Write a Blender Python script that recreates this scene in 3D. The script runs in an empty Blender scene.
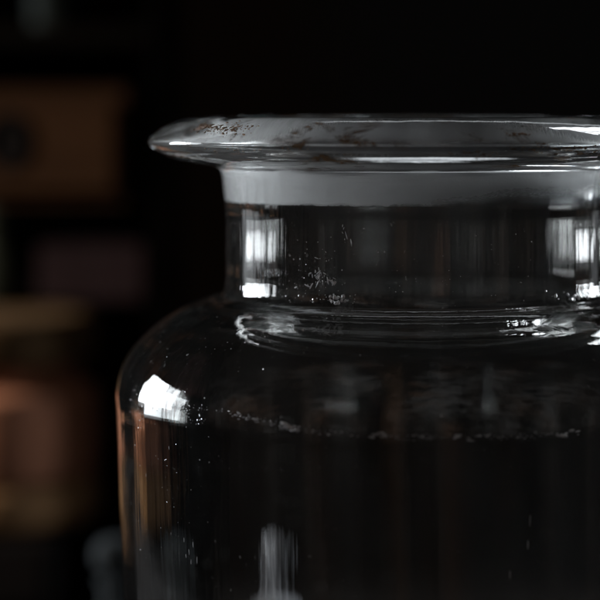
import bpy, math, random
from mathutils import Vector, Matrix

random.seed(7)
C = bpy.context.scene.collection
SC = bpy.context.scene
PX = 0.000205          # one photo pixel at the jar's axis, in metres
TOP = 0.26             # height of the jar's mouth above the table
AX = 420.0             # photo column of the jar's axis

# ------------------------------------------------------------------ helpers
def link(name, me, mat=None, parent=None):
    o = bpy.data.objects.new(name, me)
    C.objects.link(o)
    if mat: me.materials.append(mat)
    if parent: o.parent = parent
    return o

def thing(name, label, cat, loc=(0, 0, 0), rotz=0.0, group=None):
    o = bpy.data.objects.new(name, None)
    C.objects.link(o)
    o.location = loc
    o.rotation_euler = (0, 0, rotz)
    o.empty_display_size = 0.02
    o['label'] = label
    o['category'] = cat
    if group: o['group'] = group
    return o

def structure(o):
    o['kind'] = 'structure'
    return o

def spline(pts, step):
    """Centripetal Catmull-Rom through the points, sampled about every `step`."""
    P = [Vector(p) for p in pts]
    P = [P[0] * 2 - P[1]] + P + [P[-1] * 2 - P[-2]]
    out = []
    for i in range(1, len(P) - 2):
        p0, p1, p2, p3 = P[i - 1], P[i], P[i + 1], P[i + 2]
        t0 = 0.0
        t1 = t0 + max((p1 - p0).length, 1e-6) ** .5
        t2 = t1 + max((p2 - p1).length, 1e-6) ** .5
        t3 = t2 + max((p3 - p2).length, 1e-6) ** .5
        n = max(2, int((p2 - p1).length / step))
        for k in range(n):
            t = t1 + (t2 - t1) * k / n
            a1 = p0 * ((t1 - t) / (t1 - t0)) + p1 * ((t - t0) / (t1 - t0))
            a2 = p1 * ((t2 - t) / (t2 - t1)) + p2 * ((t - t1) / (t2 - t1))
            a3 = p2 * ((t3 - t) / (t3 - t2)) + p3 * ((t - t2) / (t3 - t2))
            b1 = a1 * ((t2 - t) / (t2 - t0)) + a2 * ((t - t0) / (t2 - t0))
            b2 = a2 * ((t3 - t) / (t3 - t1)) + a3 * ((t - t1) / (t3 - t1))
            out.append(b1 * ((t2 - t) / (t2 - t1)) + b2 * ((t - t1) / (t2 - t1)))
    out.append(P[-2].copy())
    return out

def lathe(name, prof, seg, mat, parent, unit=1.0, wobble=None, smooth=True, normals=None):
    """Revolve (r, z) points about Z. normals: list of (nr, nz) for smooth joins between parts."""
    verts, faces, vn = [], [], []
    rings = []
    for i, p in enumerate(prof):
        r, z = p[0] * unit, p[1] * unit
        if r < 1e-7:
            rings.append([len(verts)])
            verts.append((0, 0, z))
            vn.append((0, 0, normals[i][1] if normals else 1))
            continue
        ring = []
        for s in range(seg):
            a = 2 * math.pi * s / seg
            rr = r + (wobble(a, z) if wobble else 0.0)
            ring.append(len(verts))
            verts.append((rr * math.cos(a), rr * math.sin(a), z))
            if normals:
                vn.append((normals[i][0] * math.cos(a), normals[i][0] * math.sin(a), normals[i][1]))
        rings.append(ring)
    for a, b in zip(rings, rings[1:]):
        if len(a) == 1 and len(b) == 1: continue
        for s in range(seg):
            t = (s + 1) % seg
            if len(a) == 1: faces.append((a[0], b[t], b[s]))
            elif len(b) == 1: faces.append((a[s], a[t], b[0]))
            else: faces.append((a[s], a[t], b[t], b[s]))
    me = bpy.data.meshes.new(name)
    me.from_pydata(verts, [], faces)
    me.update()
    if smooth:
        me.polygons.foreach_set('use_smooth', [True] * len(me.polygons))
        if normals:
            me.normals_split_custom_set_from_vertices(vn)
    return link(name, me, mat, parent)

def box(name, x0, x1, y0, y1, z0, z1, mat, parent=None, bevel=0.001):
    import bmesh
    bm = bmesh.new()
    bmesh.ops.create_cube(bm, size=1.0)
    for v in bm.verts:
        v.co = Vector(((x0 + x1) / 2 + v.co.x * (x1 - x0), (y0 + y1) / 2 + v.co.y * (y1 - y0),
                       (z0 + z1) / 2 + v.co.z * (z1 - z0)))
    if bevel:
        bmesh.ops.bevel(bm, geom=list(bm.edges), offset=bevel, segments=2, affect='EDGES', profile=.6)
    me = bpy.data.meshes.new(name)
    bm.to_mesh(me); bm.free()
    return link(name, me, mat, parent)

# ------------------------------------------------------------------ materials
def newmat(name):
    m = bpy.data.materials.new(name)
    m.use_nodes = True
    nt = m.node_tree
    nt.nodes.clear()
    return m, nt, nt.nodes.new('ShaderNodeOutputMaterial')

def N(nt, kind, **kw):
    n = nt.nodes.new(kind)
    for k, v in kw.items():
        if k in n.inputs: n.inputs[k].default_value = v
        else: setattr(n, k, v)
    return n

def coords(nt, scale=(1, 1, 1), loc=(0, 0, 0)):
    tc = nt.nodes.new('ShaderNodeTexCoord')
    mp = nt.nodes.new('ShaderNodeMapping')
    mp.inputs['Scale'].default_value = scale
    mp.inputs['Location'].default_value = loc
    nt.links.new(tc.outputs['Object'], mp.inputs['Vector'])
    return mp.outputs['Vector']

def noise(nt, vec, scale, detail=3.0, rough=.5, dist=0.0):
    n = N(nt, 'ShaderNodeTexNoise', Scale=scale, Detail=detail, Roughness=rough, Distortion=dist)
    nt.links.new(vec, n.inputs['Vector'])
    return n.outputs['Fac']

def ramp(nt, fac, stops):
    r = nt.nodes.new('ShaderNodeValToRGB')
    el = r.color_ramp.elements
    while len(el) > 1: el.remove(el[-1])
    for i, (p, c) in enumerate(stops):
        e = el[0] if i == 0 else el.new(p)
        e.position = p
        e.color = (c, c, c, 1) if isinstance(c, (int, float)) else (*c, 1)
    nt.links.new(fac, r.inputs['Fac'])
    return r.outputs['Color']

def mul(nt, a, b, op='MULTIPLY'):
    n = nt.nodes.new('ShaderNodeMath')
    n.operation = op
    for i, v in enumerate((a, b)):
        if isinstance(v, (int, float)): n.inputs[i].default_value = v
        else: nt.links.new(v, n.inputs[i])
    return n.outputs[0]

def film(nt, color, trans=.5):
    """A thin matt film on the glass: part scatters back, part through."""
    d = N(nt, 'ShaderNodeBsdfDiffuse', Color=(*color, 1))
    t = N(nt, 'ShaderNodeBsdfTranslucent', Color=(*color, 1))
    mx = N(nt, 'ShaderNodeMixShader', Fac=trans)
    nt.links.new(d.outputs[0], mx.inputs[1]); nt.links.new(t.outputs[0], mx.inputs[2])
    return mx.outputs[0]

def glass_mat(name, film_amt=0.01, streak=0.25, ripple=0.2, spots=0.0, stain=0.0, film_col=(.78, .77, .76), seed=0.0):
    m, nt, out = newmat(name)
    L = nt.links.new
    g = N(nt, 'ShaderNodeBsdfGlass', Color=(.972, .975, .97, 1), Roughness=0.0, IOR=1.5)
    # drawn-glass waviness: long vertical streaks and soft ripples
    v1 = coords(nt, (1, 1, .05), (seed, 0, 0))
    v2 = coords(nt, (1, 1, .6), (seed, 3, 0))
    h = mul(nt, mul(nt, noise(nt, v1, 190, 3, .55), streak), mul(nt, noise(nt, v2, 45, 2), ripple * 4), 'ADD')
    b = N(nt, 'ShaderNodeBump', Strength=1.0, Distance=0.0003)
    L(h, b.inputs['Height'])
    L(b.outputs[0], g.inputs['Normal'])
    cur = g.outputs[0]
    # dusty film, cloudy and wiped into vertical smears
    cl = ramp(nt, noise(nt, coords(nt, (1, 1, .35), (seed, 7, 1)), 42, 4, .6), [(.38, 0), (.75, 1)])
    sp = ramp(nt, noise(nt, coords(nt, (1, 1, .9), (seed, 1, 5)), 900, 2, .5), [(.70, 0), (.76, 1)])
    gate = ramp(nt, noise(nt, coords(nt, (1, 1, 1), (seed, 2, 9)), 70, 2), [(.5, 0), (.68, 1)])
    fac = mul(nt, mul(nt, cl, film_amt), mul(nt, mul(nt, sp, gate), spots), 'ADD')
    mx = nt.nodes.new('ShaderNodeMixShader')
    L(fac, mx.inputs[0]); L(cur, mx.inputs[1]); L(film(nt, film_col), mx.inputs[2])
    cur = mx.outputs[0]
    if stain:
        st = ramp(nt, noise(nt, coords(nt, (1, 1, 1.6), (seed, 4, 4)), 130, 5, .65, .6), [(.55, 0), (.66, 1)])
        gt = ramp(nt, noise(nt, coords(nt, (1, 1, .4), (seed + 3, 4, 4)), 33, 2), [(.50, 0), (.62, 1)])
        sf = mul(nt, mul(nt, st, gt), stain)
        mx = nt.nodes.new('ShaderNodeMixShader')
        L(sf, mx.inputs[0]); L(cur, mx.inputs[1]); L(film(nt, (.16, .09, .045), .35), mx.inputs[2])
        cur = mx.outputs[0]
    L(cur, out.inputs['Surface'])
    return m

def ground_glass(name):
    """Ground (sanded) joint: rough glass with a whitish bite, faint grinding rings, worn in places."""
    m, nt, out = newmat(name)
    L = nt.links.new
    g = N(nt, 'ShaderNodeBsdfGlass', Color=(.93, .95, .96, 1), Roughness=.55, IOR=1.5)
    rings = noise(nt, coords(nt, (.08, .08, 1)), 900, 2)
    grit = noise(nt, coords(nt), 2600, 2)
    b = N(nt, 'ShaderNodeBump', Strength=.35, Distance=.0001)
    L(mul(nt, rings, grit, 'ADD'), b.inputs['Height'])
    L(b.outputs[0], g.inputs['Normal'])
    cl = ramp(nt, noise(nt, coords(nt, (1, 1, .7), (3, 1, 0)), 38, 3, .55), [(.3, .5), (.7, .75)])
    sx = nt.nodes.new('ShaderNodeSeparateXYZ'); L(coords(nt), sx.inputs[0])
    wear = N(nt, 'ShaderNodeMapRange'); L(mul(nt, sx.outputs[0], mul(nt, noise(nt, coords(nt, (1, 1, .2)), 60, 3), .02), 'ADD'), wear.inputs[0])
    wear.inputs[1].default_value = -.016; wear.inputs[2].default_value = .026; wear.inputs[3].default_value = 1; wear.inputs[4].default_value = .16
    cl = mul(nt, cl, wear.outputs[0])
    # the grinding stops short of the lip: above that the bore is only scuffed
    up = N(nt, 'ShaderNodeMapRange'); L(mul(nt, sx.outputs[2], mul(nt, noise(nt, coords(nt), 90, 3), .006), 'ADD'), up.inputs[0])
    up.inputs[1].default_value = -.0075; up.inputs[2].default_value = -.0035; up.inputs[3].default_value = 1; up.inputs[4].default_value = .22
    cl = mul(nt, cl, up.outputs[0])
    e1 = N(nt, 'ShaderNodeMapRange'); L(sx.outputs[0], e1.inputs[0])
    e1.inputs[1].default_value = -.012; e1.inputs[2].default_value = .014; e1.inputs[3].default_value = 0; e1.inputs[4].default_value = 1
    e2 = N(nt, 'ShaderNodeMapRange'); L(mul(nt, sx.outputs[2], mul(nt, noise(nt, coords(nt, (1, 1, .3)), 120, 4), .005), 'ADD'), e2.inputs[0])
    e2.inputs[1].default_value = -.0085; e2.inputs[2].default_value = -.0135; e2.inputs[3].default_value = 0; e2.inputs[4].default_value = 1
    worn = mul(nt, 1.0, mul(nt, mul(nt, e1.outputs[0], e2.outputs[0]), .93), 'SUBTRACT')
    e3 = N(nt, 'ShaderNodeMapRange'); L(mul(nt, sx.outputs[2], mul(nt, noise(nt, coords(nt, (1, 1, .4)), 260, 5, .65), .0022), 'ADD'), e3.inputs[0])
    e3.inputs[1].default_value = -.0160; e3.inputs[2].default_value = -.0150; e3.inputs[3].default_value = .1; e3.inputs[4].default_value = 1
    worn = mul(nt, worn, e3.outputs[0])
    cl = mul(nt, cl, worn)
    cl = mul(nt, cl, ramp(nt, noise(nt, coords(nt, (1, 1, .6)), 1500, 3, .7), [(.3, .62), (.7, 1)]))
    cl = mul(nt, cl, ramp(nt, noise(nt, coords(nt, (1, 1, .12), (4, 2, 0)), 170, 3, .6), [(.3, .72), (.65, 1)]))
    L(mul(nt, mul(nt, up.outputs[0], worn), .55), g.inputs['Roughness'])
    L(mul(nt, mul(nt, up.outputs[0], worn), .35), b.inputs['Strength'])
    mx = nt.nodes.new('ShaderNodeMixShader')
    L(cl, mx.inputs[0]); L(g.outputs[0], mx.inputs[1]); L(film(nt, (.80, .79, .79), .5), mx.inputs[2])
    L(mx.outputs[0], out.inputs['Surface'])
    return m

def plain(name, base, rough=.6, var=.35, scale=40, stretch=(1, 1, 1), bump=.2, spec=.4):
    m, nt, out = newmat(name)
    L = nt.links.new
    p = nt.nodes.new('ShaderNodeBsdfPrincipled')
    f = noise(nt, coords(nt, stretch), scale, 5, .6, .4)
    lo = tuple(c * (1 - var) for c in base); hi = tuple(min(1, c * (1 + var)) for c in base)
    L(ramp(nt, f, [(.3, lo), (.7, hi)]), p.inputs['Base Color'])
    p.inputs['Roughness'].default_value = rough
    p.inputs['Specular IOR Level'].default_value = spec
    b = N(nt, 'ShaderNodeBump', Strength=bump, Distance=.001)
    L(f, b.inputs['Height']); L(b.outputs[0], p.inputs['Normal'])
    L(p.outputs[0], out.inputs['Surface'])
    return m

M_rim = glass_mat('rim_glass', .02, .2, .35, .3, .95, seed=2.0)
M_neck = glass_mat('neck_glass', .010, .8, .12, .35, 0, seed=5.0)
M_neck_in = glass_mat('neck_inner_glass', .025, 1.0, .2, .5, 0, seed=9.0)
M_body = glass_mat('body_glass', .009, .16, .12, .4, 0, seed=12.0)
M_body_in = glass_mat('body_inner_glass', .012, .13, .15, .25, 0, seed=15.0)
M_ground = ground_glass('ground_glass')

# ------------------------------------------------------------------ the glass jar
outer_px = [(187, -1.5), (190, -.4), (196, 0), (206, 0), (215, -.3), (230, -1.6), (248, -7), (262, -14.8), (268, -20.5), (270, -25), (268.3, -28.5),
            (264.5, -31.8), (260, -33.8), (256.5, -35.6), (253.5, -37.6), (248.5, -39.8), (240, -42), (225, -44.8), (206, -48.3), (200, -51), (197.5, -57), (196, -70), (194, -88),
            (193.3, -130), (193.3, -158), (194.3, -168), (197.5, -175), (205, -178.5), (217, -181.5), (240, -191), (263, -206.5),
            (284, -227), (296, -247), (301.5, -268), (301, -290), (300, -320), (299.8, -355), (299.5, -393), (299, -440), (299, -483),
            (298.5, -540), (298, -640), (298, -860), (297, -1195), (293, -1232), (282, -1254), (260, -1264), (225, -1267), (200, -1263),
            (140, -1254), (70, -1249), (0, -1248)]
inner_px = [(187, -1.5), (185.5, -4), (185, -8), (180, -83), (179.3, -88), (178, -94), (178, -140), (178, -160),
            (179.5, -172), (185, -183), (196, -191), (215, -198), (237, -207.5), (256, -221), (272, -238), (283, -256), (287.5, -274),
            (287, -296), (286.5, -330), (286, -393), (286, -440), (286, -483), (286, -540), (286, -640), (286, -860), (285, -1185),
            (278, -1216), (260, -1232), (200, -1239), (120, -1236), (0, -1232)]

def tangent_normals(prof, sign):
    ns = []
    for i in range(len(prof)):
        a = prof[max(0, i - 1)]; b = prof[min(len(prof) - 1, i + 1)]
        d = (b - a).normalized()
        ns.append((-d.y * sign, d.x * sign))
    return ns

S_out = spline(outer_px, 2.2)
S_in = spline(inner_px, 2.2)
# outer runs outward/downward: its outside lies to the left of travel
N_out = tangent_normals(S_out, 1)
N_in = tangent_normals(S_in, -1)

def cut(prof, nrm, test):
    """Consecutive samples from the first to the last one that passes the test, plus one to meet the next part."""
    idx = [i for i, p in enumerate(prof) if test(p)]
    a, b = idx[0], min(idx[-1] + 1, len(prof) - 1)
    return prof[a:b + 1], nrm[a:b + 1]

jar = thing('glass_jar', 'clear wide-mouthed glass apothecary jar with flat flanged rim and frosted neck band', 'jar', (0, 0, TOP))
SEG = 288

LEAN = [(-300, 0.0), (-340, .6), (-393, 1.8), (-440, 3.6), (-483, 5.8), (-540, 7.8), (-600, 9.0), (-700, 9.5)]
def lean(z):
    """Sideways drift of the hand-blown wall (px) and its slope at height z (px)."""
    def f(q):
        if q >= LEAN[0][0]: return 0.0
        for (a, u), (b, v) in zip(LEAN, LEAN[1:]):
            if q >= b:
                t = (a - q) / (a - b)
                return u + (v - u) * t
        return LEAN[-1][1]
    w = 14.0
    g = lambda q: sum(f(q + w * k) for k in range(-3, 4)) / 7
    return g(z), (g(z + 2) - g(z - 2)) / 4

def jar_part(name, prof, nrm, mat, parent, flip, wob=None):
    o = lathe(name, prof, SEG, mat, parent, PX, wob, True, None)
    me = o.data
    if prof[-1].y < -250:
        for v in me.vertices: v.co.x += lean(v.co.z / PX)[0] * PX
    if flip: me.flip_normals()      # faces look away from the glass
    # normals from the profile, so that parts meet without a seam
    i = 0
    vn = [None] * len(me.vertices)
    for k, p in enumerate(prof):
        if p[0] * PX < 1e-7:
            vn[i] = (0, 0, nrm[k][1]); i += 1; continue
        sl = lean(p[1])[1]
        for s in range(SEG):
            a = 2 * math.pi * s / SEG
            vn[i] = Vector((nrm[k][0] * math.cos(a), nrm[k][0] * math.sin(a), nrm[k][1] - sl * nrm[k][0] * math.cos(a))).normalized(); i += 1
    me.normals_split_custom_set_from_vertices(vn)
    return o

Z_RIM, Z_NECK = -50.5, -172.0
Z_NECK_IN = -176.0
Z_FROST = -81.5
p, n = cut(S_out, N_out, lambda q: q.y > Z_RIM); rim = jar_part('rim', p, n, M_rim, jar, True)
p, n = cut(S_out, N_out, lambda q: Z_NECK < q.y <= Z_RIM); neck = jar_part('neck', p, n, M_neck, jar, True)
p, n = cut(S_out, N_out, lambda q: q.y <= Z_NECK); body = jar_part('body', p, n, M_body, jar, True)
p, n = cut(S_in, N_in, lambda q: q.y > Z_FROST); band = jar_part('frosted_band', p, n, M_ground, neck, False)
band['label'] = 'frosted ground-glass band inside the neck'
p, n = cut(S_in, N_in, lambda q: Z_NECK_IN < q.y <= Z_FROST); neck_in = jar_part('inner_neck_wall', p, n, M_neck_in, neck, False)
p, n = cut(S_in, N_in, lambda q: q.y <= Z_NECK_IN); body_in = jar_part('inner_body_wall', p, n, M_body_in, body, False)

# ------------------------------------------------------------------ camera
DIST = 0.48
EYE = TOP + 4 * PX
cam_d = bpy.data.cameras.new('camera')
cam = bpy.data.objects.new('camera', cam_d)
C.objects.link(cam)
cam.location = (0, -DIST, EYE)
cam.rotation_euler = (math.radians(90), 0, 0)
cam_d.sensor_width = 36
FPX = DIST / PX
cam_d.lens = FPX / 600 * 36
cam_d.shift_x = -(AX - 300) / 600
cam_d.shift_y = -(300 - 113) / 600
cam_d.clip_start = .01
cam_d.clip_end = 50
cam_d.dof.use_dof = True
cam_d.dof.focus_distance = DIST - .039
APERTURE = .014
cam_d.dof.aperture_fstop = cam_d.lens / 1000 / APERTURE
SC.camera = cam

def at(px, py, y):
    """World point seen at a photo pixel, on the plane Y = y."""
    k = (y + DIST) / FPX
    return Vector(((px - AX) * k, y, EYE - (py - 113) * k))
#@@REST
# ------------------------------------------------------------------ dust, chips, scratch marks and glint grains on the glass
import bmesh
from mathutils.bvhtree import BVHTree

def surface_tree(objs, off):
    v, f = [], []
    for o in objs:
        b = len(v)
        v += [q.co.copy() for q in o.data.vertices]
        f += [[b + i for i in p.vertices] for p in o.data.polygons]
    return BVHTree.FromPolygons(v, f)

T_out = surface_tree([rim, neck, body], 0)
T_in = surface_tree([band, neck_in, body_in], 0)

def on_glass(px, py, inner=False):
    """Point and outward normal on the jar's near wall (jar space)."""
    o = cam.location - Vector((0, 0, TOP))
    d = (at(px, py, 0) - cam.location).normalized()
    h, n, i, t = (T_in if inner else T_out).ray_cast(o, d)
    if h is None: return None, None
    if n.dot(d) > 0: n = -n
    return h, n

def add_grain(bm, h, n, r, flat=.5, long=1.0, ang=None):
    """An irregular crumb of radius r lying on the glass."""
    t = n.orthogonal().normalized()
    up = Vector((0, 0, 1)); s = up.cross(n)
    if s.length > .2:
        s.normalize(); t = n.cross(s).normalized()      # t runs up the wall
    a = random.uniform(0, 6.28) if ang is None else ang
    rot = Matrix.Rotation(a, 3, n)
    t = rot @ t; s = n.cross(t)
    res = bmesh.ops.create_icosphere(bm, subdivisions=1, radius=1.0)
    for v in res['verts']:
        c = v.co * random.uniform(.7, 1.25)
        v.co = h + t * c.x * r * long + s * c.y * r + n * (c.z * r * flat)

def scatter(bm, n, cx, cy, sx, sy, r0, r1, inner=False, long=1.0, ang=None, flat=.5):
    for _ in range(n):
        px, py = random.gauss(cx, sx), random.gauss(cy, sy)
        if px > 612: continue
        h, nn = on_glass(px, py, inner)
        if h is None: continue
        r = (r0 + (r1 - r0) * random.random() ** 2.5) * PX
        add_grain(bm, h + nn * r * .2, nn, r, flat, long * random.uniform(.8, 1.6) if long > 1 else 1.0, ang)

def finish(bm, name, mat, parent, label=None):
    me = bpy.data.meshes.new(name)
    bm.to_mesh(me); bm.free()
    o = link(name, me, mat, parent)
    o['kind'] = 'stuff'
    if label: o['label'] = label
    return o

m, nt, out = newmat('pale_dust_glint')
pb = nt.nodes.new('ShaderNodeBsdfPrincipled')
pb.inputs['Base Color'].default_value = (.92, .92, .94, 1)
pb.inputs['Roughness'].default_value = .2
pb.inputs['Metallic'].default_value = .45  # partly metallic, so dust and stand-in glint grains sparkle
nt.links.new(pb.outputs[0], out.inputs['Surface'])
M_dust_glint = m
M_dirt = plain('brown_dirt', (.20, .11, .055), .8, .5, 900)

bm = bmesh.new()                                     # crumbs in the neck
scatter(bm, 24, 344, 299, 6, 2.5, .5, 2.6)
scatter(bm, 20, 320, 299, 14, 2, .3, 1.2)
scatter(bm, 60, 315, 280, 22, 14, .2, .7)
scatter(bm, 40, 300, 250, 40, 30, .2, .6)
scatter(bm, 26, 575, 296, 18, 3, .5, 2.2)  # grains standing in for bright highlights at the neck base
scatter(bm, 40, 540, 255, 40, 30, .2, .7)
scatter(bm, 45, 420, 285, 70, 14, .2, .6)
for (cx_, cy_, n_, sp_) in [(318, 275, 12, 3.5), (330, 281, 14, 3.5), (310, 282, 8, 5), (345, 235, 6, 4), (326, 268, 6, 8)]:
    for _ in range(n_):
        h, nn = on_glass(random.gauss(cx_, sp_), random.gauss(cy_, sp_))
        if h is None: continue
        add_grain(bm, h, nn, random.uniform(.3, .75) * PX, .4, random.uniform(2, 7), random.gauss(0, .8))
finish(bm, 'dust_and_glints', M_dust_glint, neck, 'pale crumbs, flakes and highlight grains stuck low inside the neck')

bm = bmesh.new()                                     # grains standing in for reflection glints where the shoulder turns, plus real specks
GLINT_LINE = [(120, 396), (150, 402), (200, 408), (225, 412), (262, 421), (300, 430), (350, 434), (400, 437), (500, 437), (560, 434), (612, 430)]
def ring_y(px):
    for (x0, y0), (x1, y1) in zip(GLINT_LINE, GLINT_LINE[1:]):
        if px <= x1: return y0 + (y1 - y0) * (px - x0) / (x1 - x0)
    return GLINT_LINE[-1][1]
for (a, b, n, r) in [(226, 262, 34, 1.3), (264, 300, 30, 1.1), (283, 299, 12, 2.6), (300, 360, 40, .9), (368, 386, 14, 2.0),
                     (386, 450, 46, .8), (450, 490, 16, 1.8), (490, 556, 44, .9), (556, 580, 12, 2.6), (150, 224, 22, .7)]:
    for _ in range(n):
        px = random.uniform(a, b)
        h, nn = on_glass(px, ring_y(px) + random.gauss(0, 1.5))
        if h is None: continue
        add_grain(bm, h, nn, random.uniform(.3, 1) ** 1.5 * r * .6 * PX, .95, random.uniform(1.2, 4.5), 1.57 + random.gauss(0, .15))
scatter(bm, 46, 192, 413, 12, 7, .25, .9, False)
scatter(bm, 70, 170, 470, 32, 50, .2, .65, False)
scatter(bm, 24, 142, 400, 6, 14, .25, .8, False)
scatter(bm, 60, 230, 345, 50, 16, .2, .6, False)
scatter(bm, 260, 360, 470, 190, 90, .1, .36, False)
for (px, py, l) in [(184, 540, 7), (189, 552, 9), (193, 545, 8), (197, 560, 10), (191, 562, 8), (186, 556, 5), (169, 448, 5), (146, 475, 5),
                    (240, 557, 5), (530, 520, 16), (528, 545, 12), (510, 575, 14)]:
    h, nn = on_glass(px, py, False)
    add_grain(bm, h, nn, .38 * PX, .3, l, .5 if px == 240 else random.gauss(0, .05))
finish(bm, 'glints_and_scratches', M_dust_glint, body, 'pale glint grains, fine specks and scratch marks on the shoulder and wall')

bm = bmesh.new()                                     # brown grime caught on the flange
scatter(bm, 120, 218, 129, 14, 3.2, .4, 1.5, False, 1.6)
scatter(bm, 60, 240, 127, 8, 2.5, .3, 1.0, False, 1.6)
scatter(bm, 22, 206, 126, 5, 1.2, .5, 1.5, False, 2.0)
scatter(bm, 26, 470, 153, 14, 1.2, .4, 1.1, False, 2.2, 1.57)
scatter(bm, 24, 519, 134, 5, 1.2, .5, 1.5, False, 1.8, 1.57)
scatter(bm, 70, 565, 149, 24, 2.2, .3, 1.2, False, 2.0, 1.57)
scatter(bm, 8, 541, 143, 2, 1.5, .4, .9, False)
scatter(bm, 26, 245, 150, 40, 2, .3, .7, False, 2.0, 1.57)
scatter(bm, 90, 350, 140, 150, 12, .15, .5, False)
finish(bm, 'grime', M_dirt, rim, 'brown grime caught on the flange')

# ------------------------------------------------------------------ what stands behind the jar (out of focus)
YB = 0.36
M_pages = plain('aged_pages', (.06, .045, .035), .9, .3, 60)
M_lid = plain('dull_tan_wood', (.105, .062, .03), .85, .3, 40, (.3, .3, 1), .2, .06)
M_pot = plain('dark_grey_glaze', (.018, .022, .020), .9, .15, 30, (1, 1, 1), .2, .1)
M_dark = plain('black_stained_wood', (.007, .0055, .0045), .9, .4, 18, (.2, 1, 1), .2, .02)
M_table = plain('dark_table_wood', (.009, .007, .006), .9, .4, 14, (.15, 1, 1), .2, .03)
M_brown = plain('brown_wood', (.027, .0125, .006), .85, .45, 30, (.2, 1, 1), .2, .04)
M_red = plain('red_brown_leather', (.46, .20, .115), .8, .25, 60, (1, 1, 1), .2, .2)
M_tan = plain('tan_wood', (.36, .205, .10), .85, .3, 40, (.3, .3, 1), .2, .08)
M_light_block = plain('light_block_black', (.0015, .0013, .0012), .95, .3, 40, (1, 1, 1), .2, .0)
M_black = plain('black_lacquer', (.006, .005, .005), .9, .3, 40, (1, 1, 1), .2, .02)
M_grey = plain('grey_glaze', (.035, .041, .045), .9, .15, 30, (1, 1, 1), .2, .1)
M_white = plain('white_glaze', (.68, .70, .76), .3, .08, 30)
M_mauve = plain('mauve_cloth', (.016, .0095, .0105), .9, .25, 50, (1, 1, 1), .2, .04)
M_green = plain('green_glaze', (.012, .014, .009), .7, .25, 40, (1, 1, 1), .2, .1)

def zof(py, y=YB): return at(0, py, y).z
def xof(px, y=YB): return at(px, 0, y).x

structure(box('table_surface', -.75, .75, -.62, .85, -.03, 0.0, M_table, None, .003))

# open dark shelf unit, its left side towards the window
sh = thing('shelf_unit', 'dark wooden shelf unit in shadow behind the jar', 'shelf', (xof(40), YB, 0))
def in_shelf(o):
    o.parent = sh; o.matrix_parent_inverse = Matrix.Translation(-sh.location); return o
XL, XR = xof(-330), xof(150)
for (a, b) in [(26, 44), (202, 222), (299, 317)]:
    in_shelf(box('shelf_board', XL, XR, YB, YB + .16, zof(b), zof(a), M_dark))
in_shelf(box('side_panel', XL - .012, XL, YB + .10, YB + .162, 0, zof(-120), M_dark))
in_shelf(box('side_panel', XR + .0005, XR + .010, YB - .05, YB + .162, 0, zof(-120), M_light_block))  # added to keep the right window's light off the shelf contents
in_shelf(box('back_panel', XL, XR, YB + .161, YB + .168, 0, zof(-120), M_dark))

sh.rotation_euler = (0, 0, math.radians(7.5))

# brown drawer box with a black disc for the dark finger hole on the middle board
zb = zof(202)
bx = thing('wooden_box', 'brown wooden box with a round black disc for a finger hole on the shelf behind the rim', 'box', (xof(60), YB, zb))
x0, x1 = xof(-30) - xof(60), xof(140) - xof(60)
hb = zof(88) - zb
box('case', x0, x1, -.03, .04, 0, hb, M_brown, bx, .002)
fr = box('drawer_front', x0 + .004, x1 - .004, -.036, -.0305, .005, hb - .005, M_brown, bx, .0015)
kn = lathe('finger_hole_disc', spline([(.0085, 0), (.0085, .0012), (.0072, .0012), (.0066, .0004), (.0, .0003)], .001), 40, M_black, fr)  # shallow black disc, the hole's darkness put into its colour
kn.scale = (.9, 1.15, 1)
kn.location = (xof(25) - xof(60), -.0361, zof(140) - zb)
kn.rotation_euler = (math.radians(90), 0, 0)

# round canister, red-brown between a tan lid and a tan foot, standing on a low black box
cy = YB - .03
kz = (cy - .035 + DIST) / FPX
def zc(py): return EYE - (py - 113) * kz
cx = at(-22, 0, cy).x
R = at(96, 0, cy).x - cx
plinth_top = zc(538)
pl = thing('black_box', 'low black box under the round canister', 'box', (cx, cy, 0))
box('case', -.16, at(70, 0, cy).x - cx, -R - .004, R, 0, plinth_top - .0225, M_black, pl, .002)
box('lid', -.162, at(72, 0, cy).x - cx, -R - .006, R + .002, plinth_top - .022, plinth_top, M_black, pl, .003)
ca = thing('canister', 'round red-brown canister with tan lid and tan foot, out of focus at left', 'canister', (cx, cy, plinth_top))
h = lambda py: zc(py) - plinth_top
lathe('body', spline([(R * .9, h(489)), (R * .985, h(485)), (R, h(475)), (R, h(410)), (R * .985, h(400)), (R * .9, h(395)), (R * .86, h(393)), (R * .86, h(371))], .002), 128, M_red, ca)
lathe('foot', spline([(0, .0005), (R * .9, .0005), (R * .97, .002), (R * 1.0, h(525)), (R * 1.01, h(505)), (R * .985, h(492)), (R * .9, h(489.5)), (R * .7, h(489.5))], .002), 128, M_tan, ca)
lathe('lid', spline([(R * .8, h(371)), (R * .96, h(370)), (R * .99, h(366)), (R * 1.0, h(350)), (R * .985, h(330)), (R * .95, h(324)), (R * .6, h(322.5)), (0, h(322))], .002), 128, M_lid, ca)

# dim things on the boards
zm = zof(299)
mb = thing('cloth_bound_book', 'dim mauve-brown book lying on the dark shelf', 'book', (xof(98), YB, zm))
w = xof(150) - xof(98); t = zof(243) - zm
box('cover', -w, w, -.015, .11, 0, .0025, M_mauve, mb, .001)
box('cover', -w, w, -.015, .11, t - .0025, t, M_mauve, mb, .001)
box('spine', -w, w, -.0175, -.0151, 0.0005, t - .0005, M_mauve, mb, .001)
box('page_block', -w + .003, w - .003, -.0149, .107, .0026, t - .0026, M_pages, mb, .0005)

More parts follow.
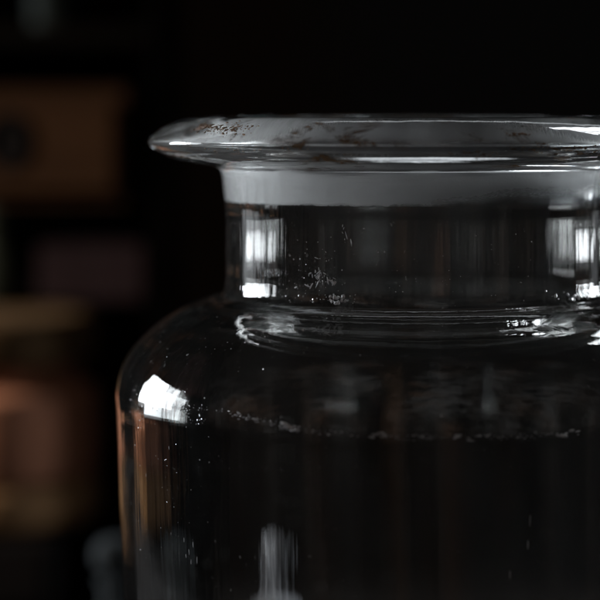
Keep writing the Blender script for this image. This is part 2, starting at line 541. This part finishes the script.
def bottle(name, label, cat, px, y, base, prof, mat, lidmat=None):
    o = thing(name, label, cat, (at(px, 0, y).x, y, base))
    body_ = lathe('body', spline(prof, .0012), 64, mat, o)
    top = prof[-1]
    r = prof[-2][0]
    lathe('stopper', spline([(r * .6, top[1] - .001), (r * .75, top[1] + .002), (r * 1.1, top[1] + .004), (r * 1.15, top[1] + .008), (r * .8, top[1] + .011), (0, top[1] + .0115)], .001), 48, lidmat or mat, o)
    return o

def bottle_prof(r, hh, neck_r, sh_h):
    return [(0, 0), (r * .9, 0), (r, r * .15), (r, sh_h), (r * .85, sh_h + r * .35), (neck_r * 1.1, sh_h + r * .7), (neck_r, sh_h + r * .95), (neck_r, hh - .003), (neck_r * 1.3, hh - .001), (neck_r, hh)]

bottle('green_bottle', 'small dull green bottle at the left edge, beside the mauve book', 'bottle', -4, YB, zm, bottle_prof(.010, .023, .005, .012), M_green)
bottle('grey_pot', 'small grey pot on the top board of the dark shelf', 'pot', 55, YB + .03, zof(26), bottle_prof(.0085, .04, .006, .026), M_pot)
bottle('grey_bottle', 'small blue-grey bottle beside the left edge of the glass jar', 'bottle', 117, .20, 0, bottle_prof(.0065, .126, .0045, .112), M_grey)
bottle('white_bottle', 'slim white bottle seen through the glass jar', 'bottle', 262, .19, 0, bottle_prof(.0066, .1285, .0017, .121), M_white)

# ------------------------------------------------------------------ light: two windows, one at each side
def lamp(name, az, el, dist, w, h, du, dv, rad, col):
    """One window pane as an area lamp. az from the camera side (-Y), left negative; du, dv shift it in the window plane."""
    a, e = math.radians(az), math.radians(el)
    c = Vector((0, 0, TOP - .04))
    d = Vector((math.sin(a) * math.cos(e), -math.cos(a) * math.cos(e), math.sin(e)))
    u = Vector((math.cos(a), math.sin(a), 0))            # along the window
    ld = bpy.data.lights.new(name, 'AREA')
    ld.shape = 'RECTANGLE'; ld.size = w; ld.size_y = h
    ld.color = col
    ld.energy = rad * w * h * math.pi
    o = bpy.data.objects.new(name, ld)
    C.objects.link(o)
    o.location = c + d * dist + u * du + Vector((0, 0, dv))
    n = Vector((-d.x, -d.y, -d.z if el > 25 else 0)).normalized()
    o.rotation_euler = n.to_track_quat('-Z', 'Y').to_euler()
    return o

def window(az, el, dist, cols, rows, bar, rad, col):
    W = sum(cols) + bar * (len(cols) - 1); H = sum(rows) + bar * (len(rows) - 1)
    u = -W / 2
    for w in cols:
        v = -H / 2
        for hgt in rows:
            lamp('window_pane', az, el, dist, w, hgt, u + w / 2, v + hgt / 2, rad, col)
            v += hgt + bar
        u += w + bar

# left window: one tall pane and a narrow barred casement; right window: a single dimmer pane
LB, LT = -.122, .45          # sill and head, measured from the jar's shoulder
def pane(az, dist, du, w, z0, z1, rad, col):
    lamp('window_pane', az, 0, dist, w, z1 - z0, du, (z0 + z1) / 2, rad, col)
COOL = (.90, .95, 1.0)
pane(-113, 1.5, -.125, .39, -.02, LT, 20, COOL)
pane(-113, 1.5, -.125, .39, LB, -.028, .8, COOL)
for du in (.14, .255):
    pane(-113, 1.5, du, .10, LB, -.028, .2, COOL)
    pane(-113, 1.5, du, .10, -.02, .20, 6, COOL)
    pane(-113, 1.5, du, .10, .212, LT, 7, COOL)
pane(122, 1.6, 0, .26, -.02, .50, 12, COOL)
pane(122, 1.6, 0, .26, -.12, -.028, .25, COOL)
# high window behind on the right
for du in (-.115, .115):
    lamp('window_pane', 149, 41, 1.6, .20, .34, du, 0, 7, COOL)
# added faint strip lamp behind, for thin reflected lines at the neck base
lamp('reflection_strip', 168, 34, 1.7, 1.0, .10, 0, 0, .6, COOL)

# added spot with no visible source, brightens the left end of the shelf
sd = bpy.data.lights.new('shelf_fill_spot', 'SPOT')
sd.energy = 25
sd.color = (1.0, .9, .78)
sd.spot_size = math.radians(22); sd.spot_blend = 1.0
sd.shadow_soft_size = .02
sl = bpy.data.objects.new('shelf_fill_spot', sd)
C.objects.link(sl)
sl.location = (-.86, .02, TOP + .16)
sl.rotation_euler = (Vector((at(-62, 0, .3).x, .3, TOP - .06)) - sl.location).to_track_quat('-Z', 'Y').to_euler()

# ------------------------------------------------------------------ world and render settings
w = bpy.data.worlds.new('World')
SC.world = w
w.use_nodes = True
wt = w.node_tree
bg = wt.nodes['Background']
tc = wt.nodes.new('ShaderNodeTexCoord')
# the dim room on the photographer's side: a few brownish uprights in the gloom, black behind the jar
mp = wt.nodes.new('ShaderNodeMapping'); mp.inputs['Scale'].default_value = (1, 1, .25)
wt.links.new(tc.outputs['Generated'], mp.inputs['Vector'])
f = ramp(wt, noise(wt, mp.outputs[0], 4.5, 3, .6), [(.46, 0), (.57, .4), (.66, 1)])
sx = wt.nodes.new('ShaderNodeSeparateXYZ'); wt.links.new(tc.outputs['Generated'], sx.inputs[0])
mr = N(wt, 'ShaderNodeMapRange'); wt.links.new(sx.outputs[1], mr.inputs[0])
mr.inputs[1].default_value = .15; mr.inputs[2].default_value = -.35; mr.inputs[3].default_value = 0; mr.inputs[4].default_value = 1
lo = N(wt, 'ShaderNodeMapRange'); wt.links.new(sx.outputs[2], lo.inputs[0])
lo.inputs[1].default_value = -.12; lo.inputs[2].default_value = -.055; lo.inputs[3].default_value = .18; lo.inputs[4].default_value = 1
wt.links.new(mul(wt, mul(wt, mul(wt, f, lo.outputs[0]), mr.outputs[0]), .12), bg.inputs['Strength'])
wt.links.new(mul(wt, bg.inputs['Strength'].links[0].from_socket, .0008, 'ADD'), bg.inputs['Strength'])
wt.links.new(ramp(wt, noise(wt, mp.outputs[0], 3.1, 2, .5), [(.42, (1.0, .62, .43)), (.56, (.95, .95, .95))]), bg.inputs['Color'])

SC.view_settings.view_transform = 'Standard'
SC.view_settings.look = 'None'
SC.view_settings.exposure = .8
SC.view_settings.gamma = 1
cy_ = SC.cycles
cy_.max_bounces = 24
cy_.transmission_bounces = 20
cy_.glossy_bounces = 12
cy_.diffuse_bounces = 3
cy_.caustics_reflective = True
cy_.caustics_refractive = True
cy_.sample_clamp_indirect = 6
cy_.use_denoising = True
cy_.use_adaptive_sampling = False
